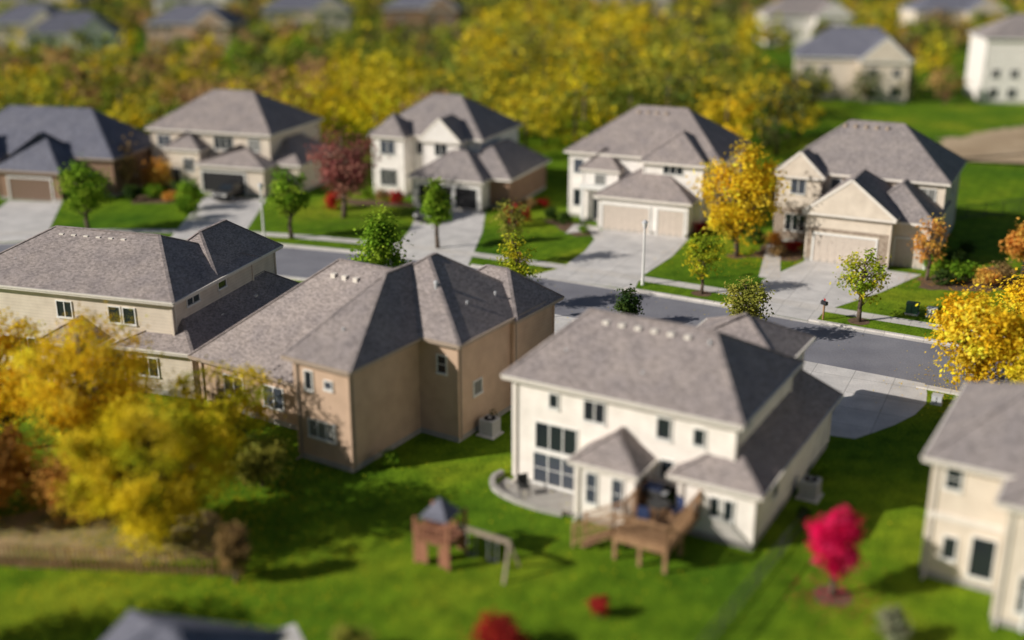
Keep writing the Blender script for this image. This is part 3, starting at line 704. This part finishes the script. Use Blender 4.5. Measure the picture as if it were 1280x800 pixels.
# deck of cream house
ang=math.radians(-30)
e=empty('wooden_deck',(0.1,51.0,0),ang); mb=MB(); wd=M['wood']
u0,u1,v0,v1,dz=7.45,10.0,-4.4,-.75,1.25
n=18
for k in range(n):
    a=v0+(v1-v0)*k/n; mb.box(u0,u1,a+.01,a+(v1-v0)/n-.01,dz-.05,dz,wd)
mb.box(u0,u1,v0-.04,v0,dz-.3,dz-.02,wd); mb.box(u1,u1+.04,v0,v1,dz-.3,dz-.02,wd); mb.box(u0-.04,u0,v0,v1,dz-.3,dz-.02,wd)
for a in (u0+.1,(u0+u1)/2,u1-.1):
    for b_ in (v0+.1,(v0+v1)/2): mb.box(a-.08,a+.08,b_-.08,b_+.08,0,dz-.06,wd)
mb.obj('platform',parent=e)
mb=MB()
def rail(p,q,z,z2=None):
    z2=z if z2 is None else z2
    p=Vector((*p,z));q=Vector((*q,z2)); L_=(q-p).length
    mb.beam(p+Vector((0,0,1)),q+Vector((0,0,1)),.12,.06,wd); mb.beam(p+Vector((0,0,.12)),q+Vector((0,0,.12)),.05,.06,wd)
    k=int(L_/.16)
    for i in range(1,k): 
        a=p.lerp(q,i/k); mb.beam(a+Vector((0,0,.12)),a+Vector((0,0,1)),.04,.04,wd)
    for a in (p,q): mb.beam(a-Vector((0,0,.1)),a+Vector((0,0,1.1)),.1,.1,wd)
rail((u0,v0),(u1,v0),dz); rail((u1,v0),(u1,v1),dz); rail((u0,v0+1.2),(u0,v1-.1),dz)
rail((u0,v0),(u0-1.9,v0),dz,.15); rail((u0,v0+1.2),(u0-1.9,v0+1.2),dz,.15)
mb.obj('railing',parent=e)
mb=MB()
for k in range(7): mb.box(u0-.27*(k+1),u0-.27*k,v0+.03,v0+1.17,dz-.18*(k+1)-.04,dz-.18*(k+1),wd)
mb.obj('stairs',parent=e)
def loc2(u,v): return (0.1+u*math.cos(ang)-v*math.sin(ang),51.0+u*math.sin(ang)+v*math.cos(ang))
x,y=loc2(8.6,-2.1)
mb=MB(); mb.cyl((0,0),.04,0,.7,M['iron']); mb.cyl((0,0),.5,.68,.74,M['iron'],n=20); mb.obj('patio_table',loc=(x,y,dz))
x,y=loc2(8.0,-1.2); mb=MB(); mb.box(-.4,.4,-.25,.25,.5,.9,M['iron']); mb.box(-.65,.65,-.22,.22,.8,.84,M['metal']); mb.beam((-.38,0,1.0),(.38,0,1.0),.44,.26,M['blue'])
for a in (-.32,.32):
    for b_ in (-.2,.2): mb.box(a-.03,a+.03,b_-.03,b_+.03,0,.5,M['iron'])
mb.obj('barbecue_grill',loc=(x,y,dz),rot=ang,bevel=.02)
def chair(u,v,r,z=dz,m='blue'):
    x,y=loc2(u,v); mb=MB()
    for a in (-.22,.22):
        for b_ in (-.22,.22): mb.box(a-.02,a+.02,b_-.02,b_+.02,0,.45,M['iron'])
    mb.box(-.26,.26,-.26,.26,.43,.5,M[m]); mb.box(-.26,.26,.22,.28,.5,1.0,M[m])
    for a in (-.26,.26): mb.box(a-.02,a+.02,-.24,.26,.66,.7,M['iron'])
    mb.obj('patio_chair',loc=(x,y,z),rot=r)
chair(9.3,-1.8,-1.2); chair(8.3,-3.0,2.8); chair(1.2,-1.1,.3,0,'iron')
sheet('patio',[loc2(-.5,-1.2),loc2(.3,-1.7),loc2(2.4,-2.0),loc2(4.3,-1.9),loc2(4.3,0),loc2(-.5,0)],.006,M['found'])
mb=MB(); pl=[loc2(-.8,0.2),loc2(-.9,-.4),loc2(-.75,-.9),loc2(-.3,-1.45),loc2(.4,-1.8),loc2(1.4,-2.05),loc2(2.6,-2.15),loc2(3.8,-2.05)]
for a,b_ in zip(pl[:-1],pl[1:]): mb.beam((*a,.12),(*b_,.12),.26,.28,M['found'])
mb.obj('retaining_wall')
e=empty('wooden_deck',(19.8,38.0,0),math.radians(-31)); mb=MB()
mb.box(0,5,0,2.6,1.15,1.22,M['trimw']); 
for a in (0.1,2.5,4.9):
    mb.box(a-.07,a+.07,.05,.19,0,2.2,M['trimw'])
mb.box(0,5,.06,.14,2.14,2.22,M['trimw'])
for k in range(30): mb.box(.1+k*.165,.14+k*.165,.08,.12,1.25,2.14,M['trimw'])
for k in range(14): mb.box(.04,.08,.15+k*.17,.19+k*.17,1.25,2.14,M['trimw'])
mb.box(.02,.1,.1,2.6,2.14,2.22,M['trimw']); mb.obj('deck_frame',parent=e)
def fence(pts,hh=1.2,mat='metal',name='garden_fence',sp=.16,bw=.018,pw=.06):
    mb=MB()
    for (a,b_) in zip(pts[:-1],pts[1:]):
        A=Vector((*a,0));B=Vector((*b_,0)); L_=(B-A).length
        for z in (.2,hh-.1): mb.beam(A+Vector((0,0,z)),B+Vector((0,0,z)),.03,.04,M[mat])
        k=int(L_/sp)
        for i in range(k+1):
            p=A.lerp(B,i/k); w=pw if i%14==0 else bw; mb.beam(p,p+Vector((0,0,hh)),w,w,M[mat])
    mb.obj(name)
fence([(13.3,46.0),(8.2,38.0),(6.0,34.5)],1.1,'iron',sp=.2,bw=.014,pw=.05)
fence([(41,104),(60,112)],1.4,'iron'); fence([(19,113),(27,110)],1.6,'wood','wooden_fence',bw=.1)
fence([(-26,43.2),(-19,42.6),(-11.5,42.0)],1.1,'wood','wooden_fence',sp=.22,bw=.05,pw=.1)

# ------------------------------------------------------------------ world, sun, camera
az=math.atan2(-.95,-.30); el=math.radians(28)
w=bpy.data.worlds.new('World'); scene.world=w; w.use_nodes=True; nt=w.node_tree
sk_=nt.nodes.new('ShaderNodeTexSky'); sk_.sky_type='NISHITA'; sk_.sun_disc=False; sk_.sun_elevation=el; sk_.sun_rotation=az%(2*math.pi)
bg=nt.nodes['Background']; bg.inputs['Strength'].default_value=.05; nt.links.new(sk_.outputs[0],bg.inputs['Color'])
l=bpy.data.lights.new('sun','SUN'); l.energy=5.0; l.angle=math.radians(.5); l.color=(1,.94,.85)
lo=bpy.data.objects.new('sun',l); COL.objects.link(lo)
d=Vector((-.95,-.30,0)).normalized()*math.cos(el)+Vector((0,0,math.sin(el)))
lo.rotation_euler=d.to_track_quat('Z','Y').to_euler()
c=bpy.data.cameras.new('camera'); co=bpy.data.objects.new('camera',c); COL.objects.link(co)
co.location=(0,0,26); co.rotation_euler=(math.radians(90-19),0,0)
c.sensor_width=36; c.lens=39.9; c.clip_end=6000; c.clip_start=.5
c.dof.use_dof=True; c.dof.focus_distance=73; c.dof.aperture_fstop=.038
scene.camera=co
